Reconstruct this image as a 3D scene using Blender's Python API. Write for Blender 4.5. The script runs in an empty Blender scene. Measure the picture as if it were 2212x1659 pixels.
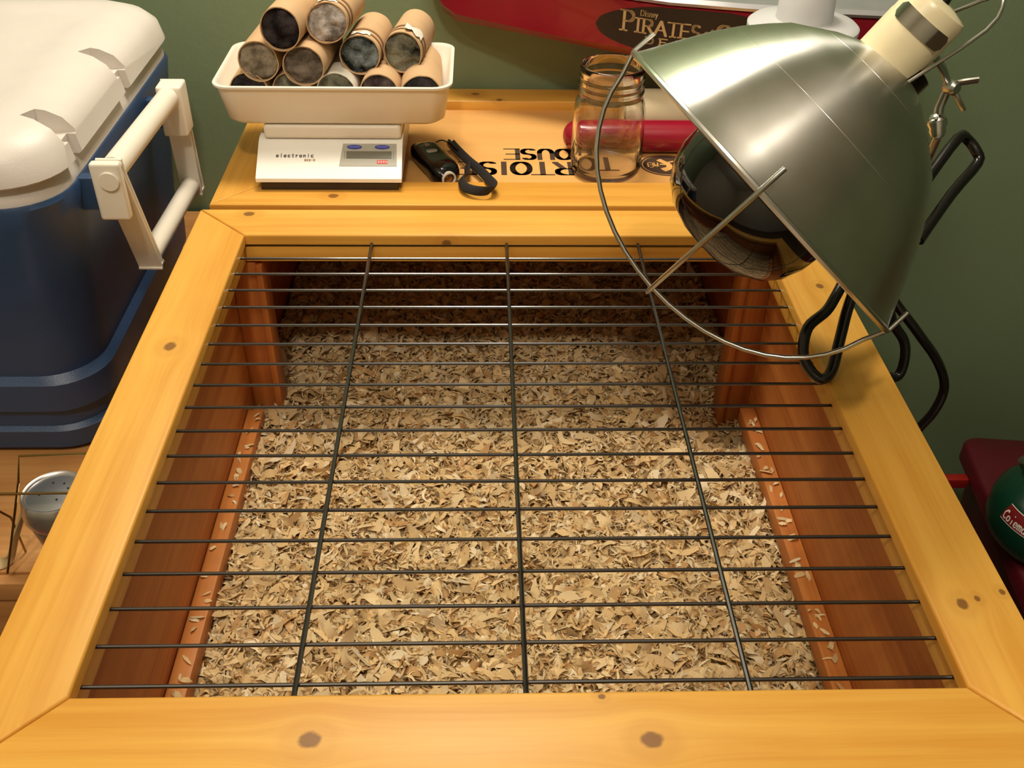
import bpy, bmesh, math, random
import numpy as np
from mathutils import Vector, Matrix, noise

random.seed(7)
rng = np.random.default_rng(7)
scene = bpy.context.scene
COL = scene.collection
PI = math.pi

# ------------------------------------------------------------------ camera, light, exposure
cam_data = bpy.data.cameras.new('camera')
cam = bpy.data.objects.new('camera', cam_data)
COL.objects.link(cam)
cam_data.sensor_width = 36.0
cam_data.lens = 2178.86 / 2212 * 36.0
cam_data.clip_start = 0.01
R_ = Vector((0.99953231, -0.02579202, 0.01642974))
U_ = Vector((0.00250728, 0.60457276, 0.79654598))
F_ = Vector((0.0304775, 0.79613225, -0.60435467))
M_ = Matrix((R_, U_, -F_)).transposed().to_4x4()
M_.translation = Vector((-0.02360409, -0.34494236, 0.47773006))
cam.matrix_world = M_
scene.camera = cam

world = bpy.data.worlds.new('world')
scene.world = world
world.use_nodes = True
world.node_tree.nodes['Background'].inputs[0].default_value = (1.0, 0.86, 0.66, 1)
world.node_tree.nodes['Background'].inputs[1].default_value = 0.05

def area_light(name, loc, target, size, watts, colour):
    d = bpy.data.lights.new(name, 'AREA')
    d.shape = 'DISK'; d.size = size; d.energy = watts; d.color = colour
    o = bpy.data.objects.new(name, d); COL.objects.link(o)
    o.location = loc
    o.rotation_euler = (Vector(target) - Vector(loc)).to_track_quat('-Z', 'Y').to_euler()
    return o
def bulb_light(name, loc, radius, watts, colour):
    d = bpy.data.lights.new(name, 'POINT')
    d.shadow_soft_size = radius; d.energy = watts; d.color = colour
    o = bpy.data.objects.new(name, d); COL.objects.link(o); o.location = loc
    return o
WARM = (1.0, 0.90, 0.76)
bulb_light('ceiling_bulb', (-0.12, -0.62, 1.50), 0.05, 32, WARM)
bulb_light('ceiling_bulb', (-0.80, -0.55, 1.50), 0.06, 9, WARM)
lt = area_light('wall_lamp_panel', (-0.10, 0.77, 1.05), (-0.08, 0.80, 0.0), 0.42, 12.0, WARM)
lt.data.shape = 'RECTANGLE'; lt.data.size_y = 0.24

scene.view_settings.view_transform = 'Standard'
scene.view_settings.look = 'None'
scene.view_settings.gamma = 1
scene.view_settings.exposure = 0.0
scene.view_settings.use_curve_mapping = False

# ------------------------------------------------------------------ materials
def lin(r, g, b):
    f = lambda c: (c / 255 / 12.92) if c / 255 <= 0.04045 else ((c / 255 + 0.055) / 1.055) ** 2.4
    return (f(r), f(g), f(b), 1)
class NT:
    def __init__(s, name):
        s.m = bpy.data.materials.new(name); s.m.use_nodes = True
        s.t = s.m.node_tree; s.n = s.t.nodes; s.l = s.t.links
        s.b = s.n['Principled BSDF']
    def node(s, typ, ins=None, **kw):
        n = s.n.new(typ)
        for k, v in kw.items(): setattr(n, k, v)
        for k, v in (ins or {}).items(): s.put(n.inputs[k], v)
        return n
    def put(s, sock, v):
        if hasattr(v, 'is_output') and v.is_output: s.l.new(v, sock)
        else: sock.default_value = v
    def math(s, op, a, b=0.0, clamp=False):
        n = s.node('ShaderNodeMath', operation=op, use_clamp=clamp); s.put(n.inputs[0], a); s.put(n.inputs[1], b); return n.outputs[0]
    def vmath(s, op, a, b):
        n = s.node('ShaderNodeVectorMath', operation=op); s.put(n.inputs[0], a); s.put(n.inputs[1], b); return n.outputs[0]
    def mix(s, fac, a, b, blend='MIX'):
        n = s.node('ShaderNodeMix', data_type='RGBA', blend_type=blend)
        s.put(n.inputs[0], fac); s.put(n.inputs[6], a); s.put(n.inputs[7], b); return n.outputs[2]
    def noise(s, vec, scale, detail=3, rough=0.5):
        n = s.node('ShaderNodeTexNoise', {'Scale': scale, 'Detail': detail, 'Roughness': rough})
        s.l.new(vec, n.inputs['Vector']); return n.outputs[0]
    def ramp(s, fac, stops):
        n = s.node('ShaderNodeValToRGB'); cr = n.color_ramp
        while len(cr.elements) < len(stops): cr.elements.new(0.5)
        for e, (p, c) in zip(cr.elements, stops): e.position = p; e.color = c
        s.put(n.inputs[0], fac); return n.outputs[0]
    def bump(s, h, strength=0.2, dist=0.001):
        n = s.node('ShaderNodeBump', {'Strength': strength, 'Distance': dist}); s.l.new(h, n.inputs['Height'])
        s.l.new(n.outputs[0], s.b.inputs['Normal'])
    def coord(s, kind='Object'): return s.node('ShaderNodeTexCoord').outputs[kind]
    def set(s, **kw):
        names = dict(col='Base Color', rough='Roughness', metal='Metallic', spec='Specular IOR Level', trans='Transmission Weight', ior='IOR', coat='Coat Weight', coatr='Coat Roughness', aniso='Anisotropic', sss='Subsurface Weight', alpha='Alpha')
        for k, v in kw.items(): s.put(s.b.inputs[names[k]], v)
        return s

def plain(name, rgb, rough=0.5, metal=0.0, var=0.06, bumps=0.0, bscale=400, **kw):
    t = NT(name); c = lin(*rgb); co = t.coord()
    n = t.noise(co, 35, 4)
    dark = tuple(x * (1 - var * 2) for x in c[:3]) + (1,)
    t.set(col=t.ramp(n, [(0.3, dark), (0.7, c)]), rough=rough, metal=metal, **kw)
    if bumps: t.bump(t.noise(co, bscale, 2), bumps, 0.0006)
    return t.m

def wood(name, axis, light, dark, knots=(), rough=0.42, seed=0.0, grain=1.0, contrast=1.0):
    """grain along axis; knots = [(x,y,z, radius)] in object space"""
    t = NT(name); co = t.coord()
    info = t.node('ShaderNodeObjectInfo').outputs['Random']
    off = t.node('ShaderNodeCombineXYZ'); 
    for i in range(3): t.put(off.inputs[i], t.math('MULTIPLY', info, 7.3 + 3.1 * i))
    base = t.vmath('ADD', co, off.outputs[0])
    base = t.vmath('ADD', base, (seed, seed * 0.7, seed * 1.3))
    kmask = None; kring = None
    warp = None
    for (kx, ky, kz, kr) in knots:
        d = t.vmath('SUBTRACT', co, (kx, ky, kz))
        sc = [1.0, 1.0, 1.0]; sc['xyz'.index(axis)] = 0.8
        d = t.vmath('MULTIPLY', d, tuple(sc))
        ln = t.node('ShaderNodeVectorMath', operation='LENGTH'); t.l.new(d, ln.inputs[0])
        dd = t.math('DIVIDE', ln.outputs['Value'], kr)
        nz = t.noise(co, 260, 2); dd = t.math('ADD', dd, t.math('MULTIPLY', t.math('SUBTRACT', nz, 0.5), 0.5))
        core = t.math('SUBTRACT', 1.25, dd, True)
        core = t.math('MULTIPLY', core, 2.5, True)
        halo = t.math('MULTIPLY', t.math('SUBTRACT', 3.4, dd, True), 0.25, True)
        g = t.math('POWER', 2.718, t.math('MULTIPLY', t.math('MULTIPLY', dd, dd), -0.06))
        kmask = core if kmask is None else t.math('MAXIMUM', kmask, core)
        kring = halo if kring is None else t.math('MAXIMUM', kring, halo)
        w = t.vmath('MULTIPLY', d, t.node('ShaderNodeCombineXYZ', {0: g, 1: g, 2: g}).outputs[0])
        warp = w if warp is None else t.vmath('ADD', warp, w)
    if warp is not None: base = t.vmath('SUBTRACT', base, t.vmath('MULTIPLY', warp, (0.75, 0.75, 0.75)))
    sc = [55.0 * grain] * 3; sc['xyz'.index(axis)] = 2.2
    st = t.vmath('MULTIPLY', base, tuple(sc))
    sc2 = [330.0 * grain] * 3; sc2['xyz'.index(axis)] = 9.0
    st2 = t.vmath('MULTIPLY', base, tuple(sc2))
    n1 = t.noise(st, 1.0, 5, 0.55); n2 = t.noise(st2, 1.0, 3, 0.6); n3 = t.noise(base, 9.0, 2)
    f = t.math('ADD', t.math('MULTIPLY', n1, 0.62), t.math('MULTIPLY', n2, 0.2))
    f = t.math('ADD', f, t.math('MULTIPLY', n3, 0.18))
    h = 0.13 / contrast
    c = t.ramp(f, [(0.5 - h, lin(*dark)), (0.5 + h, lin(*light))])
    if kmask is not None:
        c = t.mix(t.math('MULTIPLY', kring, 0.6), c, lin(168, 98, 30))
        c = t.mix(t.math('MULTIPLY', kmask, 0.85), c, lin(118, 74, 34))
    t.set(col=c, rough=rough, spec=0.45)
    t.bump(n2, 0.08, 0.0006)
    return t.m

PINE_L, PINE_D = (230, 175, 78), (209, 145, 52)
m_pine_x = wood('pine_along_x', 'x', PINE_L, PINE_D)
m_pine_y = wood('pine_along_y', 'y', PINE_L, PINE_D)
m_inner_y = wood('cedar_along_y', 'y', (206, 132, 62), (168, 92, 38), rough=0.5)
m_inner_x = wood('cedar_along_x', 'x', (206, 132, 62), (168, 92, 38), rough=0.5)
m_inner_z = wood('cedar_along_z', 'z', (202, 124, 58), (158, 82, 34), rough=0.5)
m_panel = wood('pale_plywood', 'x', (232, 178, 106), (222, 164, 92), grain=0.6, contrast=0.7)
m_bench = wood('bench_wood', 'x', (206, 152, 92), (168, 112, 58), grain=0.7)
m_black_wire = plain('black_enamel_wire', (26, 22, 21), 0.3, 0.0, spec=0.5, ior=1.7, coat=0.6, coatr=0.10)
m_white_plastic = plain('white_plastic', (236, 228, 212), 0.35, var=0.01)
m_scale_white = plain('bright_white_plastic', (250, 248, 240), 0.3, var=0.005)
m_cooler_white = plain('cooler_white_plastic', (216, 208, 200), 0.42, var=0.02, bumps=0.25, bscale=900)
m_cooler_blue = plain('cooler_blue_plastic', (46, 72, 108), 0.38, var=0.06, bumps=0.35, bscale=800)
m_cardboard = plain('cardboard', (200, 164, 122), 0.85, var=0.05, bumps=0.1)
m_cardboard_dark = plain('cardboard_seam', (150, 110, 70), 0.85, var=0.05)
m_paper_white = plain('white_paper', (232, 226, 212), 0.85, var=0.03)
m_black_plastic = plain('glossy_black_plastic', (14, 14, 15), 0.12, var=0.0)
m_black_rubber = plain('black_vinyl_coating', (16, 13, 13), 0.22, var=0.0, coat=0.3)
m_black_fabric = plain('black_woven_strap', (24, 20, 18), 0.75, bumps=0.5, bscale=1500)
m_dark = plain('dark_plastic', (48, 36, 28), 0.5)
m_grey = plain('grey_label_plate', (176, 174, 160), 0.4, var=0.01)
m_lcd = plain('lcd_glass', (112, 110, 96), 0.15, var=0.0)
m_lgrey = plain('light_grey_button', (176, 174, 164), 0.4)
m_blue = plain('blue_button', (64, 70, 170), 0.4, var=0.0)
m_blue_mark = plain('pale_blue_print', (128, 134, 205), 0.5, var=0.0)
m_red_mark = plain('red_print', (224, 62, 58), 0.5, var=0.0)
m_pink_mark = plain('pale_red_print', (248, 176, 168), 0.5, var=0.0)
m_grey_ink = plain('grey_ink', (112, 110, 102), 0.6)
m_gold_ink = plain('gold_ink', (205, 172, 120), 0.5, var=0.0)
m_white_ink = plain('white_ink', (226, 222, 210), 0.6, var=0.0)
m_ink = plain('dark_brown_ink', (70, 48, 30), 0.7)
m_steel = plain('galvanised_wire', (200, 200, 192), 0.28, 1.0, var=0.05)
m_chrome = plain('bright_chrome', (214, 214, 210), 0.12, 1.0, var=0.02)
m_brass = plain('dull_brass_wire', (150, 122, 66), 0.35, 1.0)
m_cream = plain('cream_ceramic', (236, 222, 182), 0.3, var=0.03)
m_red_plastic = plain('red_plastic', (150, 22, 44), 0.25, var=0.04, coat=0.3)
m_dark_red = plain('dark_red_plastic', (84, 14, 24), 0.4, var=0.05)
m_orange_red = plain('orange_red_plastic', (150, 26, 18), 0.4)
m_beige = plain('beige_rubber', (196, 172, 122), 0.5)
m_green = plain('green_enamel', (8, 54, 36), 0.3, var=0.04, coat=0.5)
m_black_cloth = plain('matte_black', (14, 14, 14), 0.7, var=0.0)
m_deck = plain('grey_deck_metal', (190, 190, 192), 0.3, 0.6)
m_dark_floor = plain('dark_floor', (92, 74, 56), 0.6)

t = NT('green_wall_paint'); co = t.coord()
t.set(col=t.ramp(t.noise(co, 3, 4), [(0.3, lin(120, 138, 104)), (0.7, lin(128, 146, 112))]), rough=0.62)
t.bump(t.noise(co, 160, 3), 0.25, 0.001); m_wall = t.m
t = NT('ceiling_paint'); t.set(col=lin(240, 234, 222), rough=0.8); m_ceil = t.m
t = NT('cream_wall_paint'); t.set(col=lin(216, 206, 186), rough=0.7); m_cream_wall = t.m

t = NT('spun_aluminium'); co = t.coord()
n = t.noise(co, 18, 4); n2 = t.noise(co, 420, 2)
t.set(col=t.ramp(n, [(0.3, lin(212, 210, 204)), (0.7, lin(232, 230, 224))]), metal=1.0,
      rough=t.math('ADD', 0.26, t.math('MULTIPLY', n, 0.10)))
t.set(aniso=0.9); t.put(t.b.inputs['Anisotropic Rotation'], 0.25)
tg = t.node('ShaderNodeTangent', direction_type='RADIAL', axis='Z'); t.l.new(tg.outputs[0], t.b.inputs['Tangent'])
m_alu = t.m
t = NT('black_glass_bulb'); t.set(col=lin(10, 6, 8), rough=0.06, spec=0.6, coat=0.6, coatr=0.03); m_bulb = t.m
t = NT('clear_glass'); t.set(col=(1, 1, 0.995, 1), rough=0.0, trans=1.0, ior=1.48); m_glass = t.m
t = NT('frosted_plastic'); t.set(col=lin(232, 232, 232), rough=0.35, trans=0.35, ior=1.3); m_frost = t.m
t = NT('tinted_lens'); t.set(col=lin(150, 110, 60), rough=0.1, metal=0.8); m_lens = t.m

def lint(name, a, b, seed):
    t = NT(name); co = t.vmath('ADD', t.coord(), (seed, seed * 2, 0))
    n = t.noise(co, 48, 6, 0.6)
    t.set(col=t.ramp(n, [(0.38, lin(*a)), (0.66, lin(*b))]), rough=1.0, spec=0.1)
    t.bump(t.noise(co, 300, 4), 0.8, 0.002); return t.m

t = NT('pine_shavings')
at = t.node('ShaderNodeAttribute', attribute_name='tone')
co = t.coord()
t.set(col=t.mix(t.math('MULTIPLY', t.noise(co, 500, 2), 0.25), at.outputs['Color'], lin(150, 104, 54)), rough=0.7, spec=0.3)
m_shav = t.m

# ------------------------------------------------------------------ geometry helpers (everything in metres, world axes)
ORG = {}
def link(o, parent, centre):
    COL.objects.link(o)
    ORG[o.name] = Vector(centre)
    if parent is not None:
        o.parent = parent; o.location = Vector(centre) - ORG[parent.name]
    else: o.location = centre
    return o
def tag(o, label=None, cat=None, group=None, kind=None):
    if label: o['label'] = label
    if cat: o['category'] = cat
    if group: o['group'] = group
    if kind: o['kind'] = kind
    return o
def thing(name, loc, label, cat, group=None):
    o = bpy.data.objects.new(name, None); o.empty_display_size = 0.02
    link(o, None, Vector(loc)); return tag(o, label, cat, group)
class MB:
    def __init__(s): s.v = []; s.f = []; s.mi = []
    def add(s, vs, fs, mi=0):
        k = len(s.v); s.v.extend(Vector(p) for p in vs)
        for f in fs: s.f.append([i + k for i in f]); s.mi.append(mi)
        return s
    def box(s, lo, hi, bev=0.0, seg=2, mi=0):
        bm = bmesh.new(); bmesh.ops.create_cube(bm, size=1)
        lo, hi = Vector(lo), Vector(hi)
        for v in bm.verts: v.co = Vector([lo[i] + (v.co[i] + .5) * (hi[i] - lo[i]) for i in range(3)])
        if bev: bmesh.ops.bevel(bm, geom=bm.edges[:], offset=bev, segments=seg, profile=0.6, affect='EDGES')
        s.bm(bm, mi); return s
    def bm(s, bm, mi=0):
        bm.verts.index_update()
        s.add([v.co.copy() for v in bm.verts], [[v.index for v in f.verts] for f in bm.faces], mi); bm.free()
    def rings(s, rings, closed=True, cap0=True, cap1=True, mi=0, loop=False):
        n = len(rings[0]); vs = [p for r in rings for p in r]; fs = []
        m = len(rings)
        for a in range(m if loop else m - 1):
            b = (a + 1) % m
            for i in range(n if closed else n - 1):
                j = (i + 1) % n
                fs.append([a * n + i, a * n + j, b * n + j, b * n + i])
        if closed and not loop:
            if cap0: fs.append(list(range(n))[::-1])
            if cap1: fs.append([(m - 1) * n + i for i in range(n)])
        return s.add(vs, fs, mi)
    def tube(s, pts, r, n=10, smooth=0, closed=False, caps=True, mi=0, flat=None):
        pts = [Vector(p) for p in pts]
        if smooth: pts = catmull(pts, smooth, closed)
        m = len(pts); rings = []; prev = None
        for i, p in enumerate(pts):
            a = pts[(i - 1) % m] if (closed or i > 0) else p
            b = pts[(i + 1) % m] if (closed or i < m - 1) else p
            t = (b - a).normalized()
            if prev is None:
                u = t.orthogonal().normalized() if flat is None else (Vector(flat) - t * t.dot(Vector(flat))).normalized()
            else: u = (prev - t * prev.dot(t)).normalized() if flat is None else (Vector(flat) - t * t.dot(Vector(flat))).normalized()
            prev = u; w = t.cross(u)
            ru, rw = (r if isinstance(r, tuple) else (r, r)) if not callable(r) else (r(i / (m - 1)),) * 2
            rings.append([p + u * (ru * math.cos(k * 2 * PI / n)) + w * (rw * math.sin(k * 2 * PI / n)) for k in range(n)])
        return s.rings(rings, True, caps and not closed, caps and not closed, mi, closed)
    def lathe(s, prof, org=(0, 0, 0), axis=(0, 0, 1), n=40, mi=0, closed=False):
        """prof = [(r, h)] along axis"""
        ax = Vector(axis).normalized(); u = ax.orthogonal().normalized(); w = ax.cross(u); o = Vector(org)
        rings = [[o + ax * h + (u * math.cos(k * 2 * PI / n) + w * math.sin(k * 2 * PI / n)) * max(r, 1e-5) for k in range(n)] for r, h in prof]
        return s.rings(rings, True, not closed, not closed, mi, closed)
    def prism(s, poly, vec, mi=0):
        a = [Vector(p) for p in poly]; b = [p + Vector(vec) for p in a]
        return s.rings([a, b], mi=mi)
    def build(s, name, mat, parent=None, smooth=40, fix=True):
        me = bpy.data.meshes.new(name)
        lo = Vector([min(p[i] for p in s.v) for i in range(3)]); hi = Vector([max(p[i] for p in s.v) for i in range(3)])
        c = (lo + hi) / 2
        me.from_pydata([p - c for p in s.v], [], s.f)
        for m in (mat if isinstance(mat, (list, tuple)) else [mat]): me.materials.append(m)
        me.polygons.foreach_set('material_index', s.mi)
        if fix:
            bm = bmesh.new(); bm.from_mesh(me)
            bmesh.ops.recalc_face_normals(bm, faces=bm.faces[:]); bm.to_mesh(me); bm.free()
        if smooth:
            me.polygons.foreach_set('use_smooth', [True] * len(me.polygons))
            me.set_sharp_from_angle(angle=math.radians(smooth))
        me.update()
        return link(bpy.data.objects.new(name, me), parent, c)
def catmull(p, k, closed=False):
    out = []; m = len(p)
    for i in range(m if closed else m - 1):
        g = lambda j: p[j % m] if closed else p[max(0, min(m - 1, j))]
        a, b, c, d = g(i - 1), g(i), g(i + 1), g(i + 2)
        for q in range(k):
            t = q / k
            out.append(0.5 * ((2 * b) + (c - a) * t + (2 * a - 5 * b + 4 * c - d) * t * t + (3 * b - a - 3 * c + d) * t ** 3))
    if not closed: out.append(p[-1])
    return out
def rrect(cx, cy, hx, hy, r, z, n=6):
    pts = []
    for sx, sy, a0 in ((1, 1, 0), (-1, 1, 90), (-1, -1, 180), (1, -1, 270)):
        for k in range(n + 1):
            a = math.radians(a0 + 90 * k / n)
            pts.append(Vector((cx + sx * (hx - r) + r * math.cos(a), cy + sy * (hy - r) + r * math.sin(a), z)))
    return pts
def copy_of(o, parent, centre):
    c = bpy.data.objects.new(o.name.split('.')[0], o.data); return link(c, parent, centre)

# lettering drawn with a broad pen
def arc(cx, cy, rx, ry, a0, a1, n=14):
    return [(cx + rx * math.cos(math.radians(a0 + (a1 - a0) * k / n)), cy + ry * math.sin(math.radians(a0 + (a1 - a0) * k / n))) for k in range(n + 1)]
G = {
 'T': [[(0, 1), (1, 1)], [(.5, 1), (.5, 0)]], 'O': [arc(.5, .5, .47, .5, 0, 360, 28)], 'I': [[(.5, 0), (.5, 1)]],
 'R': [[(.12, 0), (.12, 1)], [(.12, 1), (.5, 1)] + arc(.5, .76, .36, .24, 90, -90) + [(.12, .52)], [(.5, .52), (.95, 0)]],
 'P': [[(.12, 0), (.12, 1)], [(-.15, 1), (.5, 1)] + arc(.5, .74, .4, .26, 90, -90) + [(.12, .48)]],
 'S': [arc(.5, .75, .4, .25, 35, 270) + arc(.5, .25, .44, .25, 90, -145)],
 'E': [[(.1, 0), (.1, 1)], [(.1, 1), (.95, 1)], [(.1, .5), (.8, .5)], [(.1, 0), (.95, 0)]],
 'H': [[(.08, 0), (.08, 1)], [(.92, 0), (.92, 1)], [(.08, .5), (.92, .5)]],
 'U': [[(.08, 1), (.08, .38)] + arc(.5, .38, .42, .38, 180, 360) + [(.92, 1)]],
 'A': [[(0, 0), (.5, 1)], [(.5, 1), (1, 0)], [(.2, .36), (.8, .36)]],
 'C': [arc(.55, .5, .5, .5, 50, 310, 24)], 'D': [[(.1, 0), (.1, 1)], [(.1, 1), (.4, 1)] + arc(.4, .5, .52, .5, 90, -90, 20) + [(.1, 0)]],
 'M': [[(.05, 0), (.05, 1)], [(.05, 1), (.5, .3)], [(.5, .3), (.95, 1)], [(.95, 1), (.95, 0)]],
 'Z': [[(0, 1), (1, 1)], [(1, 1), (0, 0)], [(0, 0), (1, 0)]],
 'o': [arc(.5, .32, .42, .32, 0, 360, 22)], 'f': [[(.35, 0), (.35, .75)] + arc(.65, .75, .3, .25, 180, 60), [(.05, .6), (.75, .6)]],
 't': [[(.45, .95), (.45, .2)] + arc(.68, .2, .23, .2, 180, 290), [(.1, .64), (.85, .64)]],
 'h': [[(.12, 0), (.12, 1)], arc(.5, .3, .38, .33, 180, 0) + [(.88, 0)]],
 'e': [[(.1, .34), (.9, .34)] + arc(.5, .32, .42, .32, 0, 320, 22)], 'l': [[(.5, 0), (.5, 1)]],
 'c': [arc(.55, .32, .45, .32, 45, 315, 20)], 'r': [[(.2, 0), (.2, .62)], arc(.6, .36, .4, .26, 180, 50)],
 'n': [[(.12, 0), (.12, .64)], arc(.5, .3, .38, .33, 180, 0) + [(.88, 0)]], 'i': [[(.5, 0), (.5, .62)], [(.5, .85), (.5, .92)]],
 's': [arc(.5, .48, .36, .16, 35, 270) + arc(.5, .16, .4, .16, 90, -145)],
 'a': [arc(.48, .3, .4, .3, 0, 360, 20), [(.88, .62), (.88, 0)]],
 'm': [[(.05, 0), (.05, .64)], arc(.28, .34, .23, .3, 180, 0) + [(.5, 0)], arc(.73, .34, .23, .3, 180, 0) + [(.95, 0)]],
 'y': [[(.1, .64), (.5, .05)], [(.92, .64), (.3, -.3)]],
}
def hull(pts):
    pts = sorted(set((round(x, 7), round(y, 7)) for x, y in pts))
    def half(ps):
        h = []
        for p in ps:
            while len(h) > 1 and (h[-1][0] - h[-2][0]) * (p[1] - h[-2][1]) - (h[-1][1] - h[-2][1]) * (p[0] - h[-2][0]) <= 0: h.pop()
            h.append(p)
        return h[:-1]
    return half(pts) + half(pts[::-1])
def letters(mb, text, mapf, w, h, gap, pen, x0=0.0, serif=0.0, widths=None, sub=1):
    """text laid out in (u,v) metres from x0; mapf(u,v)->3D"""
    x = x0
    for ch in text:
        cw = w * (widths or {}).get(ch, 1.0)
        if ch == ' ': x += cw + gap; continue
        for line in G[ch]:
            line = [(x + px * cw, py * h) for px, py in line]
            ext = []
            if serif:
                for e, other in ((line[0], line[1]), (line[-1], line[-2])):
                    if abs(e[0] - other[0]) < 1e-6 and (abs(e[1]) < 1e-6 or abs(e[1] - h) < 1e-6):
                        ext.append([(e[0] - serif, e[1]), (e[0] + serif, e[1])])
            for ln in [line] + ext:
                for (ax, ay), (bx, by) in zip(ln[:-1], ln[1:]):
                    for q in range(sub):
                        p = (ax + (bx - ax) * q / sub, ay + (by - ay) * q / sub); r = (ax + (bx - ax) * (q + 1) / sub, ay + (by - ay) * (q + 1) / sub)
                        hl = hull([(c[0] + sx * pen[0] / 2, c[1] + sy * pen[1] / 2) for c in (p, r) for sx in (-1, 1) for sy in (-1, 1)])
                        mb.add([mapf(*c) for c in hl], [list(range(len(hl)))])
        x += cw + gap
    return x
def plane_map(o, ux, uy, lift=0.0):
    o, ux, uy = Vector(o), Vector(ux).normalized(), Vector(uy).normalized(); n = ux.cross(uy) * lift
    return lambda u, v: o + ux * u + uy * v + n

# ------------------------------------------------------------------ room shell
FLOOR = -0.78; CEIL = 1.85; WALLY = 0.913
def struct(name, mb, mat): return tag(mb.build(name, mat), kind='structure')
struct('floor', MB().box((-2.2, -2.4, FLOOR - .05), (2.9, WALLY, FLOOR)), m_dark_floor)
struct('ceiling', MB().box((-2.2, -2.4, CEIL), (2.9, WALLY + .08, CEIL + .05)), m_ceil)
struct('wall_back', MB().box((-2.2, WALLY, FLOOR - .05), (2.9, WALLY + .08, CEIL)), m_wall)
struct('wall_right', MB().box((2.9, -2.4, FLOOR - .05), (2.98, WALLY + .08, CEIL)), m_wall)
struct('wall_left', MB().box((-2.28, -2.4, FLOOR - .05), (-2.2, WALLY + .08, CEIL)), m_cream_wall)
struct('wall_front', MB().box((-2.28, -2.48, FLOOR - .05), (2.98, -2.4, CEIL)), m_cream_wall)

# ------------------------------------------------------------------ tortoise house
A, B, L = 0.2515, 0.0535, 0.5235
house = thing('tortoise_house', (0, 0.43, -0.305), 'wooden tortoise house with black wire lid and bed of shavings', 'pet house')
ZB, ZT = -0.305, -0.031
MB().box((-.295, -.045, ZB), (-.272, .900, ZT), .002).build('side_panel', m_inner_y, house)
MB().box((.272, -.045, ZB), (.295, .900, ZT), .002).build('side_panel', m_inner_y, house)
MB().box((-.272, -.045, ZB), (.272, -.022, ZT), .002).build('front_panel', m_inner_x, house)
MB().box((-.272, .878, ZB), (.272, .900, ZT), .002).build('back_panel', m_inner_x, house)
MB().box((-.272, -.022, ZB), (.272, .878, ZB + .012)).build('floor_panel', m_inner_x, house)
for s in (-1, 1):
    x0, x1 = sorted((s * .272, s * .246)); MB().box((x0, .527, ZB + .012), (x1, .545, ZT - .002), .002).build('doorway_post', m_inner_z, house)
    x0, x1 = sorted((s * .247, s * .240)); MB().box((x0, .523, ZB + .012), (x1, .553, ZT - .004), .0015).build('doorway_trim', m_inner_z, house)
    x0, x1 = sorted((s * .2715, s * .255)); MB().box((x0, -.02, -.215), (x1, .500, -.196), .002).build('ledge_strip', m_inner_y, house)
MB().box((-.272, .562, -.045), (.272, .605, ZT), .002).build('cross_beam', m_inner_x, house)

# wire lid
ringmb = MB().tube([(-A - .006, -.006, -.0125), (A + .006, -.006, -.0125), (A + .006, L + .004, -.0125), (-A - .006, L + .004, -.0125)], .0013, 8, closed=True)
wlid = ringmb.build('wire_lid', m_black_wire, house)
def rail(pts, mat, name='lid_rail', z0=-.0105, z1=0.0, parent=None, bev=.0022):
    bm = bmesh.new()
    a = [bm.verts.new((x, y, z0)) for x, y in pts]; b = [bm.verts.new((x, y, z1)) for x, y in pts]
    bm.faces.new(a[::-1]); bm.faces.new(b)
    for i in range(4): bm.faces.new([a[i], a[(i + 1) % 4], b[(i + 1) % 4], b[i]])
    bm.normal_update()
    ed = [e for e in bm.edges if e.verts[0].co.z > z1 - 1e-6 and e.verts[1].co.z > z1 - 1e-6]
    bmesh.ops.bevel(bm, geom=ed, offset=bev, segments=3, profile=.5, affect='EDGES')
    mb = MB(); mb.bm(bm); return mb.build(name, mat, parent, 50)
g = .00035
def kn(cx, cy, cz, lst): return [(x - cx, y - cy, z - cz, r) for x, y, z, r in lst]
ym = (L) / 2
wm = wood('pine_front_rail', 'x', PINE_L, PINE_D, kn(0, -B / 2, -.005, [(-.1157, -.0288, 0, .0046), (.0674, -.0315, 0, .0046), (.043, -.004, 0, .0016)]), seed=1.3)
rail([(-A - B, -B), (A + B, -B), (A - g, 0), (-A + g, 0)], wm, parent=wlid)
wm = wood('pine_back_rail', 'x', PINE_L, PINE_D, kn(0, L + B / 2, -.005, [(-.2549, .5665, 0, .0042), (-.0569, L, -.0086, .0035)]), seed=4.1)
rail([(-A + g, L), (A - g, L), (A + B, L + B), (-A - B, L + B)], wm, parent=wlid)
wm = wood('pine_left_rail', 'y', PINE_L, PINE_D, kn(-A - B / 2, ym, -.005, [(-.2772, .3365, 0, .0044)]), seed=2.2)
rail([(-A - B - g, -B + g), (-A - g, g), (-A - g, L - g), (-A - B - g, L + B - g)], wm, parent=wlid)
wm = wood('pine_right_rail', 'y', PINE_L, PINE_D, kn(A + B / 2, ym, -.005, [(.2713, .0596, 0, .0032), (.2822, .0638, 0, .0018), (.2833, .4301, 0, .0032), (.300, .069, 0, .0018)]), seed=3.4)
rail([(A + B + g, -B + g), (A + B + g, L + B - g), (A + g, L - g), (A + g, g)], wm, parent=wlid)
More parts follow.
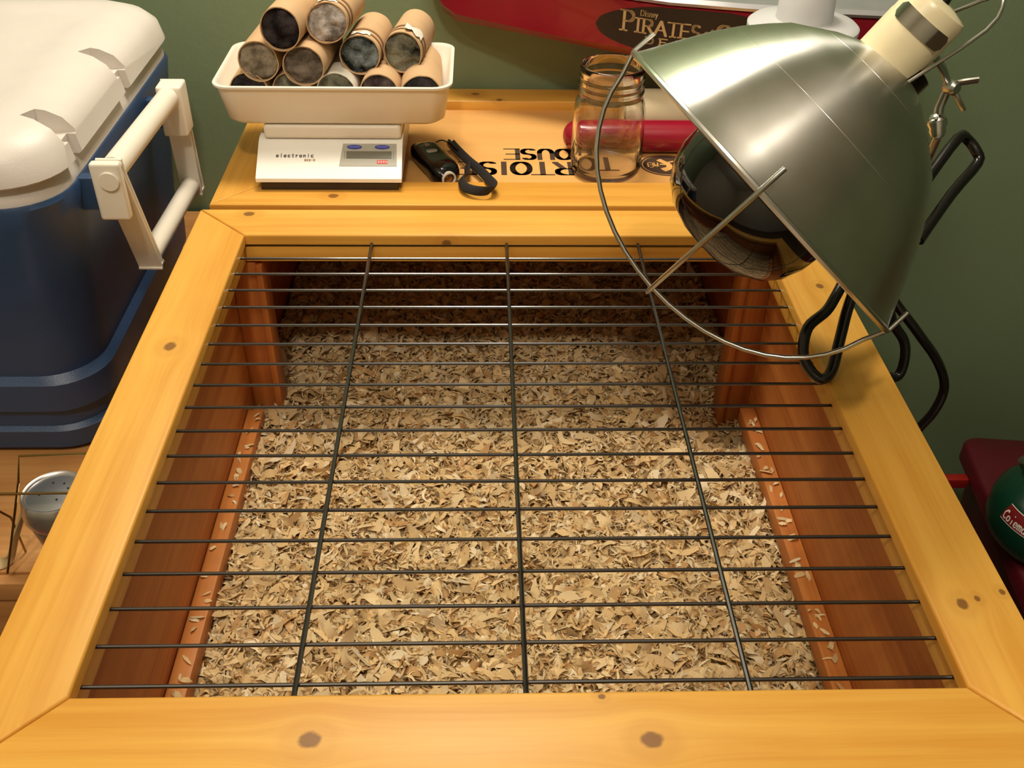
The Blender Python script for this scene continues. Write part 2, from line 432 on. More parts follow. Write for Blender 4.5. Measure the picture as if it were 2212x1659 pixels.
# lower retaining frame below the wires
MB().box((-A - B + .004, -.048, ZT + .0005), (-A - .003, L + .05, -.0145), .001).build('retaining_strip', m_pine_y, wlid)
MB().box((A + .003, -.048, ZT + .0005), (A + B - .004, L + .05, -.0145), .001).build('retaining_strip', m_pine_y, wlid)
MB().box((-A - .003, -.048, ZT + .0005), (A + .003, -.003, -.0145), .001).build('retaining_strip', m_pine_x, wlid)
MB().box((-A - .003, L + .002, ZT + .0005), (A + .003, L + .05, -.0145), .001).build('retaining_strip', m_pine_x, wlid)
w0 = None
for i in range(18):
    y = .0153 + .0285 * i
    if w0 is None: w0 = MB().tube([(-A - .008, y, -.0125), (A + .008, y, -.0125)], .00125, 8).build('cross_wire', m_black_wire, wlid)
    else: copy_of(w0, wlid, (0, y, -.0125))
w1 = None
for x in (-.130, .0015, .1305):
    if w1 is None: w1 = MB().tube([(x, -.008, -.0098), (x, L + .006, -.0098)], .0017, 8).build('long_wire', m_black_wire, wlid)
    else: copy_of(w1, wlid, (x, (L - .002) / 2, -.0098))

# solid lid
X2, Y2, Y3 = .299, .5871, .9078
panel = MB().box((-X2 + .03, Y2 + .04, -.022), (X2 - .03, Y3 - .03, -.012)).build('solid_lid', m_panel, house)
wm = wood('pine_lid_front', 'x', PINE_L, PINE_D, kn(0, (Y2 + .641) / 2, -.015, [(-.1758, .6065, 0, .0042)]), seed=5.7)
xi = X2 - .054
rail([(-X2, Y2), (X2, Y2), (xi, .641), (-xi, .641)], wm, parent=panel, z0=-.03)
wm = wood('pine_lid_back', 'x', PINE_L, PINE_D, kn(0, (Y3 + .866) / 2, -.015, [(-.03, .889, 0, .004), (.0, .87, 0, .003)]), seed=6.2)
rail([(-xi, .866), (xi, .866), (X2, Y3), (-X2, Y3)], wm, parent=panel, z0=-.03)
rail([(-X2, Y2 + g), (-xi, .641 + g), (-xi, .866 - g), (-X2, Y3 - g)], m_pine_y, parent=panel, z0=-.03)
rail([(X2, Y2 + g), (X2, Y3 - g), (xi, .866 - g), (xi, .641 + g)], m_pine_y, parent=panel, z0=-.03)
# print on the solid lid, reading from the wall side
mb = MB()
wd = {'I': .55, 'S': .9, 'E': .92, 'R': 1.0, 'U': 1.0}
letters(mb, 'TORTOISE', plane_map((.1275, .715, -.0118), (-1, 0, 0), (0, -1, 0)), .0205, .032, .0034, (.0062, .0025), widths=wd)
letters(mb, 'HOUSE', plane_map((.101, .7505, -.0118), (-1, 0, 0), (0, -1, 0)), .0172, .028, .0034, (.0056, .0023), widths=wd)
tag(mb.build('lettering', m_ink, panel, 0, False), 'dark brown words TORTOISE HOUSE printed on the lid panel')
em = MB(); cx, cy = .187, .7085
def ell(rx, ry, z, ox=0, oy=0, n=40): return [Vector((cx + ox + rx * math.cos(k * 2 * PI / n), cy + oy + ry * math.sin(k * 2 * PI / n), z)) for k in range(n)]
em.add(ell(.031, .0275, -.01185), [list(range(40))])
em.add(ell(.0285, .0252, -.01175), [list(range(40))], 1); em.add(ell(.0275, .0243, -.01165), [list(range(40))], 0)
k0 = len(em.f)
letters(em, 'ZOO', plane_map((cx + .0255, cy + .006, -.01150), (-1, 0, 0), (0, -1, 0)), .0040, .0120, .0009, (.0013, .0012))
letters(em, 'MED', plane_map((cx - .0100, cy + .006, -.01150), (-1, 0, 0), (0, -1, 0)), .0044, .0120, .0011, (.0013, .0012))
em.tube([(cx - .008, cy + .014, -.0115), (cx - .003, cy + .008, -.0115), (cx + .002, cy + .001, -.0115), (cx + .001, cy - .008, -.0115), (cx - .006, cy - .014, -.0115)], (.0034, .0002), 8, 5, flat=(1, .3, 0))
for dx, dy in ((-.008, .002), (.009, .010), (-.008, -.010), (.010, -.006)):
    em.tube([(cx, cy + dy * .6, -.0115), (cx + dx, cy + dy, -.0115)], (.0013, .0002), 6, flat=(0, 1, 0))
for i_f in range(k0, len(em.f)): em.mi[i_f] = 1
tag(em.build('emblem', [m_ink, m_panel], panel, 0, False), 'dark oval emblem with lizard printed on the lid panel')

# ------------------------------------------------------------------ wood shavings
def bed_z(x, y):
    z = -.222 + .013 * (noise.noise((x * 9, y * 9, 1.7))) + .006 * noise.noise((x * 25, y * 25, 4.1))
    z += .010 * math.exp(-((x + .24) / .05) ** 2 - ((y - .40) / .10) ** 2) - .02 * math.exp(-((x - .25) / .03) ** 2 - ((y - .5) / .04) ** 2)
    return z
nx, ny = 60, 96
bx = np.linspace(-.271, .271, nx); by = np.linspace(-.021, .877, ny)
V = []; Fc = []; T = []
for j in range(ny):
    for i in range(nx): V.append((bx[i], by[j], bed_z(bx[i], by[j]) - .006)); T.append((.40, .25, .10, 1))
for j in range(ny - 1):
    for i in range(nx - 1): k = j * nx + i; Fc.append((k, k + 1, k + nx + 1, k + nx))
def shaving(x, y, z, ln, wd, curl, yaw, pitch, roll, tone, bend=0.0):
    k = len(V); n = 6
    R = Matrix.Rotation(yaw, 3, 'Z') @ Matrix.Rotation(pitch, 3, 'Y') @ Matrix.Rotation(roll, 3, 'X')
    rad = ln / max(abs(curl), .05) * (1 if curl >= 0 else -1); j0, j1 = random.uniform(.2, .8), random.uniform(.2, .8); skew = random.uniform(-.5, .5)
    for q in range(n + 1):
        t = q / n - .5; a = t * ln / rad
        px, pz = rad * math.sin(a), -rad * (1 - math.cos(a))
        taper = (j0 + (1 - j0) * min(1, q / 2)) * (j1 + (1 - j1) * min(1, (n - q) / 2))
        w = wd * taper * random.uniform(.85, 1.1); sk = bend * ln * t * t + random.uniform(-.06, .06) * wd
        for sgn in (-.5, .5):
            p = R @ Vector((px + sgn * wd * skew, sgn * w + sk, pz + (.15 * wd if sgn > 0 else 0)))
            X = min(.2705, max(-.2705, x + p.x)); V.append((X, y + p.y, z + p.z)); T.append(tone)
    for q in range(n): b = k + q * 2; Fc.append((b, b + 1, b + 3, b + 2))
def tone():
    r = random.random(); v = random.uniform(.82, 1.12)
    if r < .10: c = (.60, .36, .15)
    elif r < .50: c = (.78, .56, .27)
    elif r < .88: c = (.84, .65, .36)
    else: c = (.92, .78, .52)
    return (c[0] * v, c[1] * v, c[2] * v, 1)
N = 46000
for i in range(N):
    x, y = random.uniform(-.268, .268), random.uniform(-.018, .874)
    z = bed_z(x, y); big = random.random()
    if big < .62:      # fibres and splinters
        ln = random.uniform(.006, .020); wd_ = random.uniform(.0008, .0028); lift = random.uniform(-.003, .006)
    elif big < .93:    # chips
        ln = random.uniform(.008, .018); wd_ = ln * random.uniform(.25, .5); lift = random.uniform(-.004, .0045)
    else:              # broad curls
        ln = random.uniform(.016, .036); wd_ = random.uniform(.005, .0115); lift = random.uniform(-.002, .005)
    curl = random.uniform(-.8, 2.2) if random.random() < .65 else random.uniform(2.2, 4.8)
    shaving(x, y, z + lift, ln, wd_, curl, random.uniform(0, 2 * PI), random.gauss(0, .42), random.gauss(0, .55), tone(), random.uniform(-1.2, 1.2))
for i in range(90):   # a few caught on the ledges
    s = random.choice((-1, 1)); x = s * random.uniform(.257, .267); y = random.uniform(.0, .49)
    shaving(x, y, -.1945, random.uniform(.005, .014), random.uniform(.002, .005), random.uniform(0, 2), random.uniform(0, 6.28), random.gauss(0, .2), random.gauss(0, .2), tone())
me = bpy.data.meshes.new('wood_shavings'); me.from_pydata(V, [], Fc)
ca = me.color_attributes.new('tone', 'FLOAT_COLOR', 'POINT'); ca.data.foreach_set('color', np.array(T, dtype=np.float32).ravel())
me.materials.append(m_shav); me.polygons.foreach_set('use_smooth', [True] * len(me.polygons)); me.update()
so = bpy.data.objects.new('wood_shavings', me); COL.objects.link(so); ORG[so.name] = Vector((0, 0, 0))
tag(so, 'pale curled wood shavings spread as bedding inside the wooden house', 'shavings', kind='stuff')

# ------------------------------------------------------------------ kitchen scale with tray
sc = thing('kitchen_scale', (-.181, .70, 0), 'white electronic kitchen scale standing on the solid lid', 'scale')
x0, x1 = -.2555, -.1055
prof = [(.617, .010), (.617, .014), (.622, .0175), (.655, .0385), (.662, .0405), (.790, .0405), (.794, .036), (.794, .010)]
mb = MB(); mb.rings([[Vector((x, y, z)) for y, z in prof] for x in (x0, x1)])
mb.build('body', m_scale_white, sc, 30)
MB().box((x0 + .004, .620, .0003), (x1 - .004, .6425, .010)).box((x0 + .004, .6425, -.0115), (x1 - .004, .79, .010)).build('base', m_dark, sc)
MB().box((x0 + .006, .655, .041), (x1 - .001, .775, .0555), .004, 3).build('weighing_platform', m_white_plastic, sc)
# display plate on the slope
sl = Vector((0, .033, .021)).normalized()
def slope(x, d): return Vector((x, .622, .0175)) + sl * d
nrm = Vector((0, -.021, .033)).normalized()
pl = MB(); P0 = [slope(-.1675, .036) + nrm * .0004, slope(-.1118, .036) + nrm * .0004, slope(-.1108, .009) + nrm * .0004, slope(-.1705, .009) + nrm * .0004]
pl.prism([p - nrm * .001 for p in P0], nrm * .0012); plate = pl.build('display_plate', m_grey, sc)
def quad(xa, xb, da, db, lift): return [slope(xa, da) + nrm * lift, slope(xb, da) + nrm * lift, slope(xb, db) + nrm * lift, slope(xa, db) + nrm * lift]
MB().prism(quad(-.1635, -.1165, .018, .0265, .0004), nrm * .0007).build('lcd_window', m_lcd, plate)
for xc in (-.1555, -.1265):
    bt = MB(); ring = [slope(xc + .0078 * math.cos(a), .0315 + .0024 * math.sin(a)) + nrm * .0006 for a in [k * 2 * PI / 24 for k in range(24)]]
    bt.prism(ring, nrm * .0009); bt = bt.build('button', m_blue, plate)
    mk = MB()
    for k in range(5): mk.add(quad(xc - .0052 + k * .0022, xc - .0038 + k * .0022, .0308, .0321, .0017), [[0, 1, 2, 3]])
    mk.build('button_print', m_blue_mark, plate, 0, False)
MB().prism(quad(-.1315, -.1205, .0115, .0158, .0005), nrm * .0004).build('red_mark', m_red_mark, plate)
mk = MB()
for k in range(4): mk.add(quad(-.1305 + k * .0026, -.1288 + k * .0026, .0124, .0149, .0010), [[0, 1, 2, 3]])
mk.build('red_mark_print', m_pink_mark, plate, 0, False)
for xa, xb in ((-.1655, -.1651), (-.1148, -.1144)): MB().add(quad(xa, xb, .0175, .027, .0010), [[0, 1, 2, 3]]).build('lcd_border', m_grey_ink, plate, 0, False)
mb = MB(); letters(mb, 'electronic', plane_map(slope(-.236, .0195) + nrm * .0005, (1, 0, 0), sl), .0024, .0040, .0016, (.0009, .0005))
mb.build('lettering', m_grey_ink, sc, 0, False)
mb = MB(); letters(mb, 'scale', plane_map(slope(-.2065, .0150) + nrm * .0005, (1, .0, 0), sl), .0016, .003, .0007, (.0006, .0005))
mb.build('lettering', m_gold_ink, sc, 0, False)
# tray
tx, ty = -.1735, .712
tr = MB()
def ring(hx, hy, r, z): return rrect(tx, ty, hx, hy, r, z, 6)
outer = [ring(.100, .046, .016, .0558), ring(.108, .053, .018, .0562), ring(.1125, .058, .018, .0605), ring(.1185, .0665, .018, .097), ring(.1215, .0695, .019, .0985), ring(.1215, .0695, .019, .1005)]
inner = [ring(.1185, .0665, .017, .1010), ring(.1165, .0645, .016, .0985), ring(.1105, .0565, .016, .0625), ring(.104, .050, .014, .0585)]
tr.rings(outer + inner)
tray = tr.build('scale_tray', m_white_plastic, None, 50)
tag(tray, 'white rectangular plastic tray filled with cardboard tubes on the scale', 'tray')

# cardboard tubes stuffed with lint
lints = [('dark_grey_lint', (26, 22, 24), (74, 68, 70)), ('pale_grey_lint', (112, 102, 94), (236, 230, 224)), ('blue_grey_lint', (26, 30, 31), (150, 160, 160)),
         ('olive_grey_lint', (24, 24, 20), (136, 134, 116)), ('beige_grey_lint', (96, 84, 70), (176, 162, 140)), ('taupe_lint', (84, 74, 64), (138, 124, 110)), ('mauve_lint', (50, 40, 44), (120, 106, 102))]
lm = [lint(n_, a, b, i * 1.7) for i, (n_, a, b) in enumerate(lints)]
TUBES = [ # front-end centre x,y,z, yaw, pitch, lint, label
 (-.221, .6640, .1515, 4, 9, 0, 'cardboard tube stuffed with blackish lint atop the pile, beside pale lint tube', 'c'),
 (-.178, .6860, .1510, 5, 12, 1, 'taped cardboard tube stuffed with fluffy pale grey lint on top of pile', 't'),
 (-.1488, .6985, .1145, 4, 10, 2, 'cardboard tube with bluish grey lint and tape rings', 't'),
 (-.1050, .7060, .1150, 6, 10, 3, 'cardboard tube with torn white paper flap and olive grey lint', 'w'),
 (-.2495, .6760, .1150, 3, 5, 4, 'cardboard tube stuffed with smooth beige lint above the tray corner', 'c'),
 (-.2025, .6660, .1140, 5, 6, 5, 'cardboard tube stuffed with taupe lint under the blackish lint tube', 'c'),
 (-.2640, .6800, .0815, 2, 0, 0, 'cardboard tube sunk at the short end of tray under beige lint tube', 'c'),
 (-.2200, .6820, .0810, 2, 0, 3, 'cardboard tube sunk in tray beneath the taupe lint tube', 'c'),
 (-.1740, .6820, .0810, 3, 0, 3, 'white paper tube stuffed with dark lint low in the tray', 'p'),
 (-.1290, .6780, .0815, 3, 0, 6, 'cardboard tube with mauve grey lint low in tray between white tube and dark one', 'c'),
 (-.0850, .6720, .0830, -2, 0, 0, 'bare cardboard tube with dark lint lying against the tray end wall', 'c'),
]
for i, (x, y, z, yaw, pit, li, lab, kind) in enumerate(TUBES):
    ya, pi_ = math.radians(-yaw), math.radians(pit)
    ax = Vector((-math.sin(ya) * math.cos(pi_), math.cos(ya) * math.cos(pi_), -math.sin(pi_) * .35)).normalized()
    o = Vector((x, y, z)); Ln = .096; r = .0208
    u = ax.orthogonal().normalized(); u = Vector((1, 0, 0)); u = (u - ax * u.dot(ax)).normalized(); w = ax.cross(u)
    n = 40; sq = random.uniform(.96, 1.03); ph = random.uniform(0, PI)
    def rg(rad, h, jit=0.0):
        out = []
        for k in range(n):
            a = k * 2 * PI / n
            rr = rad * (1 + (sq - 1) * math.cos(2 * (a + ph))) * (1 + .012 * noise.noise((math.cos(a) * 1.5 + i, math.sin(a) * 1.5, h * 12)))
            out.append(o + ax * (h + jit * noise.noise((math.cos(a) * 3 + i * 3, math.sin(a) * 3, 2.2))) + u * rr * math.cos(a) + w * rr * math.sin(a))
        return out
    mb = MB(); hs = [0, .002, .03, .06, Ln - .002, Ln]
    mb.rings([rg(r, h, .0015 if h in (0, Ln) else 0) for h in hs] + [rg(r - .0011, h, .0015 if h in (0, Ln) else 0) for h in hs[::-1]], loop=True)
    tube = mb.build('cardboard_tube', m_paper_white if kind == 'p' else m_cardboard, None, 60)
    tag(tube, lab, 'tube', 'lint stuffed tubes in the scale tray')
    if kind in 'tw':
        for h0 in ((.010, .014), (.022, .027)):
            MB().rings([rg(r + .0007, h) for h in h0] , cap0=False, cap1=False).build('tape_ring', m_cardboard_dark, tube, 60, False)
        fl = MB(); a0 = 60 if kind == 't' else 30
        pts = []
        for q in range(7):
            a = math.radians(a0 + q * 9); row = []
            for h in ((.004 + .003 * math.sin(q * 2.1), .013 + .004 * math.sin(q * 1.3)) if kind == 't' else (.006 + .004 * math.sin(q * 2), .024 + .006 * math.sin(q))):
                rr = r + .0008 + (.0035 * (q / 6) ** 2 if kind == 'w' else .0)
                row.append(o + ax * h + (u * math.cos(a) - w * math.sin(a) * (1 if w.z < 0 else -1)) * rr)
            pts.append(row)
        fl.rings(pts, closed=False); fl.build('torn_paper', m_paper_white, tube, 60, False)
    lb = MB(); rings = []
    for q in range(11):
        rad = (r - .0012) * (1 - q / 10) + 1e-5; ring_ = []
        for k in range(n):
            a = k * 2 * PI / n
            px, py = rad * math.cos(a) * (1 + (sq - 1) * math.cos(2 * (a + ph))), rad * math.sin(a) * (1 + (sq - 1) * math.cos(2 * (a + ph)))
            hgt = .0045 - .003 * (1 - (rad / r) ** 2) + .0050 * noise.noise((px * 110 + i * 5, py * 130, .3)) + .0015 * noise.noise((px * 420, py * 420, i))
            ring_.append(o + ax * max(.0005, hgt) + u * px + w * py)
        rings.append(ring_)
    lb.rings([rg(r - .0012, .05)] + rings); lb.build('lint_plug', lm[li], tube, 80)

# ------------------------------------------------------------------ black remote with wrist strap
rm = thing('remote', (-.072, .690, -.012), 'small glossy black handheld remote with wrist strap on the solid lid', 'remote')
p0, p1 = Vector((-.0915, .7325, 0)), Vector((-.0580, .6540, 0))
d = (p1 - p0).normalized(); sd = Vector((-d.y, d.x, 0)); ln = (p1 - p0).length
body = MB(); rings = []
for q in range(15):
    t_ = q / 14; h = t_ * ln
    e = min(1, math.sqrt(max(0, 1 - ((t_ - .16) / .16) ** 2)) * .6 + .4) if t_ < .16 else min(1, math.sqrt(max(0, 1 - ((t_ - .84) / .16) ** 2)) * .45 + .55) if t_ > .84 else 1
    hw = .0162 * e; hh = .0100 * (e * .6 + .4) * (1.0 if t_ < .55 else 1.12 - .12 * abs(t_ - .8) / .25)
    base = p0 + d * h
    rings.append([base + sd * (hw * math.copysign(abs(math.cos(a)) ** .55, math.cos(a))) + Vector((0, 0, -.0118 + hh + hh * math.copysign(abs(math.sin(a)) ** .6, math.sin(a)))) for a in [k * 2 * PI / 28 for k in range(28)]])
body.rings(rings); body.build('body', m_black_plastic, rm, 35)
def on(t_, s_, z): return p0 + d * (ln * t_) + sd * s_ + Vector((0, 0, z))
for t_, rx, ry in ((.08, .0028, .0020), (.24, .0028, .0026), (.42, .0062, .0036)):
    ztop = .0076 if t_ > .15 else .0052
    b_ = MB(); b_.prism([on(t_, 0, ztop) + sd * rx * math.copysign(abs(math.cos(a)) ** .6, math.cos(a)) + d * ry * math.copysign(abs(math.sin(a)) ** .6, math.sin(a)) for a in [k * 2 * PI / 24 for k in range(24)]], (0, 0, .0014)); b_.build('button', m_lgrey, rm)
mk = MB()
for row, (t_, n_, wdt) in enumerate(((.145, 11, .0105), (.19, 5, .0045))):
    for k in range(n_):
        f_ = (k / (n_ - 1) - .5) * 2; c_ = on(t_ - .03 * (1 - f_ * f_) + .02, f_ * wdt, .0086 - .0004 * f_ * f_)
        hw, hl = .0007, .0015 - .0005 * row
        mk.add([c_ + sd * a + d * b for a, b in ((-hw, -hl), (hw, -hl), (hw, hl * (.4 if k % 3 == 1 else 1)), (-hw, hl))], [[0, 1, 2, 3]])
mk.build('small_print', m_white_ink, rm, 0, False)
MB().lathe([(.0078, -.006), (.0080, .0015), (.0076, .0024), (.0062, .0024), (.0058, -.001), (.0001, -.001)], on(1, 0, -.0030), d, 28).build('lens_ring', m_white_plastic, rm)
MB().lathe([(.0057, -.0012), (.0040, .0006), (.0001, .0012)], on(1, 0, -.0030), d, 20).build('lens', m_lens, rm)
st = [(-.057, .742, -.004), (-.0515, .7255, -.003), (-.0381, .6951, -.003), (-.0228, .6659, -.003), (-.0155, .6320, .0045), (-.0095, .6130, .0062), (-.0140, .6020, .0062), (-.0277, .6010, .0062), (-.0400, .6100, .0062), (-.0440, .6290, .0062), (-.0388, .655, -.002), (-.0381, .6886, -.005)]
MB().tube([(a, b, c + .0028) for a, b, c in st], (.0050, .0010), 10, 6, flat=(.55, .1, .6)).build('strap', m_black_fabric, rm, 60)
MB().tube([on(.02, .003, 0), (-.078, .738, .000), (-.068, .745, .001), (-.058, .743, -.003), (-.056, .738, -.003)], .0008, 8, 6).build('cord_loop', m_black_rubber, rm)
MB().tube([(-.0595, .747, -.004), (-.0545, .734, -.003), (-.0475, .718, -.003)], (.0030, .0056), 12, 4, flat=(1, .6, 0)).build('strap_slider', m_black_plastic, rm)

# ------------------------------------------------------------------ glass jar
jar = thing('glass_jar', (.115, .693, -.012), 'empty clear glass canning jar standing on the solid lid', 'jar')
o_ = [(.001, .0), (.030, .0), (.0355, .002), (.0385, .007), (.0390, .012), (.0390, .066), (.0385, .074), (.0365, .082), (.0345, .087), (.0340, .091), (.0352, .0925), (.0352, .0945), (.0338, .096), (.0338, .099), (.0350, .1005), (.0350, .102), (.0338, .1035), (.0338, .107), (.0348, .1085), (.0348, .1105), (.0338, .1125), (.0338, .1195), (.0328, .121)]
i_ = [(.0312, .121), (.0302, .119), (.0302, .092), (.0315, .087), (.0335, .082), (.0355, .073), (.0362, .065), (.0362, .014), (.0345, .008), (.0300, .0065), (.001, .0075)]
MB().lathe(o_ + i_, (.115, .693, -.0119), (0, 0, 1), 64).build('glass_wall', m_glass, jar, 60)

# ------------------------------------------------------------------ things behind the jar
MB_ = MB(); MB_.lathe([(.0183 * math.sin(k * PI / 16), .0183 * (1 - math.cos(k * PI / 16))) for k in range(9)] + [(.0183, .174)], (.0705, .747, .0065), (1, 0, 0), 32)
tag(MB_.build('red_tube', m_red_plastic, None, 60), 'dark red plastic tube with rounded end lying on lid behind jar', 'tube')
MB_ = MB(); MB_.tube([(.150, .800, .0145), (.152, .800, .0145), (.238, .800, .0145)], lambda t_: .0262 * min(1, .9 + t_ * 4), 28, 4)
tag(MB_.build('cream_roll', m_cream, None, 60), 'cream coloured roll lying on lid behind the dark red tube', 'roll')
fc = thing('frosted_container', (.285, .645, 0), 'frosted white plastic container with wide brim and ribbed knob', 'container')
o0 = (.2900, .640, .0002)
MB().lathe([(.024, 0), (.027, .004), (.028, .03), (.028, .15), (.030, .158)], o0, (0, 0, 1), 40).build('body', m_frost, fc)
MB().lathe([(.029, .156), (.050, .160), (.0535, .164), (.0535, .168), (.050, .171), (.030, .174), (.001, .174)], o0, (0, 0, 1), 56).build('brim', m_frost, fc)
kb = MB().lathe([(.0275, .1735), (.0270, .178), (.0262, .196), (.0245, .200), (.021, .2015), (.001, .2005)], o0, (0, 0, 1), 48).build('knob', m_frost, fc)
for k in range(5):
    xx = .2900 - .012 + k * .006
    MB().box((xx - .001, .640 - .014, .2012), (xx + .001, .640 + .014, .2026), .0006).build('rib', m_frost, kb)

# toy ship hull hung on the wall
hl = thing('toy_ship', (.15, .88, .15), 'dark red toy ship hull with black oval title plate against wall', 'toy')
# stations along x: (x, front y, keel z, chine z, deck z)
stn = [(-.088, .880, .152, .158, .190), (-.078, .868, .127, .133, .185), (-.068, .862, .104, .118, .178), (-.052, .858, .0935, .108, .172), (.0, .840, .090, .103, .166), (.06, .816, .086, .0985, .1585), (.12, .790, .083, .096, .1500), (.18, .768, .080, .094, .1485), (.26, .750, .077, .092, .1480), (.34, .738, .074, .090, .1475), (.46, .725, .070, .088, .1470)]
rings = []
for x, y, zk, zc, zd in stn: rings.append([Vector((x, y + .022, zk)), Vector((x, y + .006, zc - .004)), Vector((x, y, zc)), Vector((x, y - .004, zd - .002)), Vector((x, y - .001, zd)), Vector((x, .9128, zd + .004)), Vector((x, .9128, zk + .02))])
MB().rings(rings).build('hull', m_red_plastic, hl, 35)
dk = []
for x, y, zk, zc, zd in stn[5:]: dk.append([Vector((x, y - .006, zd + .0005)), Vector((x, y - .008, zd + .004)), Vector((x, y - .004, zd + .008)), Vector((x, .912, zd + .016)), Vector((x, .912, zd + .004))])
MB().rings(dk).build('deck', m_deck, hl, 35)
for x in (.118, .125, .148, .30, .31):
    y_ = np.interp(x, [s_[0] for s_ in stn], [s_[1] for s_ in stn]); zd = np.interp(x, [s_[0] for s_ in stn], [s_[4] for s_ in stn])
    MB().box((x - .0022, y_ - .012, zd + .0035), (x + .0022, y_ - .004, zd + .010), .0008).build('deck_fitting', m_black_plastic, hl)
def face(u, v, lift=.0008):
    """u along x in metres, v up in metres, on the front of the hull"""
    xs = [s_[0] for s_ in stn]
    y_ = np.interp(u, xs, [s_[1] for s_ in stn]); zc = np.interp(u, xs, [s_[3] for s_ in stn]); zd = np.interp(u, xs, [s_[4] for s_ in stn])
    k = (v - zc) / (zd - zc)
    return Vector((u, y_ - .004 * k - lift, v))
ov = MB(); cxo, czo, rx, rz = .205, .1195, .100, .0275
cols = []
for k in range(49):
    u = cxo - rx + 2 * rx * k / 48; hz = rz * math.sqrt(max(0, 1 - ((u - cxo) / rx) ** 2))
    top = min(czo + hz, np.interp(u, [s_[0] for s_ in stn], [s_[4] for s_ in stn]) - .003); bot = max(czo - hz, np.interp(u, [s_[0] for s_ in stn], [s_[3] for s_ in stn]) + .0005)
    if top <= bot: top = bot + 1e-5
    cols.append([face(u, bot + (top - bot) * q / 4, .0006) for q in range(5)])
ov.rings(cols, closed=False); ov.build('title_plate', m_dark, hl, 0, False)
mb = MB()
fm = lambda tilt, u0, v0, ch=0.0: (lambda u, v: face(u0 + u, v0 + .0075 + v + tilt * u, .0012))
letters(mb, 'P', fm(-.03, .1335, .1085), .0125, .0220, .0012, (.0030, .0018), serif=.003)
x_ = letters(mb, 'IRATES', fm(-.03, .1335, .1085), .0118, .0155, .0018, (.0026, .0016), x0=.0140, serif=.0024, widths={'I': .45, 'T': .95, 'S': .8, 'E': .85})
letters(mb, 'of', fm(-.03, .1335, .1125), .0045, .0085, .0008, (.0012, .0010), x0=x_ + .0025)
letters(mb, 'the', fm(-.03, .1335, .1050), .0036, .0070, .0006, (.0010, .0008), x0=x_ - .0015)
letters(mb, 'C', fm(-.03, .1335, .1065), .0150, .0205, .0015, (.0032, .0018), x0=x_ + .0145)
letters(mb, 'A', fm(-.03, .1335, .1065), .0115, .0140, .0015, (.0026, .0016), x0=x_ + .031)
letters(mb, 'Disney', fm(-.02, .1515, .1265), .0026, .0060, .0004, (.0008, .0007), widths={'D': 1.6, 'i': .6})
letters(mb, 'DEAD', fm(-.03, .1600, .0965), .0082, .0075, .0060, (.0018, .0012), serif=.0012)
mb.build('lettering', m_gold_ink, hl, 0, False)

# ------------------------------------------------------------------ clamp lamp
RC = Vector((.1702, .2890, .1644)); AX = Vector((.6989, .1337, .7027)).normalized()
VW = Vector((.2643, .8646, -.4274)).normalized(); VW = (VW - AX * VW.dot(AX)).normalized(); RD = AX.cross(VW).normalized()   # RD points along the rim towards the upper left end
lamp = thing('clamp_lamp', (.27, .30, 0), 'aluminium dome clamp lamp with wire guard gripping the house rail', 'lamp')
S = .7 / 2178.86
pr = [(398, -4), (402, 0), (396, 6), (378, 45), (355, 95), (329, 150), (299, 201), (267, 245), (236, 283), (183, 322), (156, 342), (104, 370), (72, 384), (66, 392)]
pr = [(r * (1 - .30 * h * S / .7 - .045 * max(0, h) / 395), h * (.975 - .30 * h * S / .7)) for r, h in pr]
prf = [(r * S, h * S) for r, h in pr]; inn = [(max(r * S - .0009, .001), h * S - .0006) for r, h in pr[1:]][::-1]
dome = MB().lathe(prf + inn, (0, 0, 0), (0, 0, 1), 128, closed=True).build('reflector_dome', m_alu, lamp, 45)
zmid = dome.location.z + ORG[lamp.name].z
dome.rotation_mode = 'QUATERNION'; dome.rotation_quaternion = AX.to_track_quat('Z', 'Y')
dome.location = RC + AX * zmid - ORG[lamp.name]
n_ = 96
MB().tube([RC + (RD * math.cos(k * 2 * PI / n_) + VW * math.sin(k * 2 * PI / n_)) * (399 * S) - AX * .0005 for k in range(n_)], .0022, 8, closed=True).build('rim_bead', m_alu, lamp)
for s_ in (175, 300):
    r_ = np.interp(s_, [h for r, h in pr], [r for r, h in pr]) * S
    MB().tube([RC + (RD * math.cos(k * 2 * PI / n_) + VW * math.sin(k * 2 * PI / n_)) * (r_ - .0001) + AX * (s_ * S) for k in range(n_)], .00022, 6, closed=True).build('spun_ridge', m_alu, lamp)
bp = [(.001, -169), (60, -166), (110, -152), (150, -125), (176, -90), (190, -45), (192, 0), (180, 60), (140, 140), (95, 210), (75, 260), (70, 380)]
MB().lathe([(r * S, h * S) for r, h in bp], RC, AX, 64).build('bulb', m_bulb, lamp, 60)
def guard(dirv, far=False):
    pts = []
    for k in range(-12, 13):
        a = k / 12 * PI / 2
        x = math.sin(a); y = math.cos(a)
        pts.append(RC + dirv * (393 * S * x) - AX * (312 * S * (abs(y) ** .92)))
    for sgn, end in ((-1, 0), (1, -1)):
        hook = [RC + dirv * (sgn * 408 * S) + AX * (.001), RC + dirv * (sgn * 404 * S) + AX * .018]
        if sgn < 0: pts = hook[::-1] + pts[1:]
        else: pts = pts[:-1] + hook
    return pts
MB().tube(guard(RD), .0017, 10).build('guard_wire', m_steel, lamp)
off = AX * -.0032
MB().tube([p + (off if 3 < i < 23 else Vector((0, 0, 0))) for i, p in enumerate(guard(VW))], .0017, 10).build('guard_wire', m_steel, lamp)
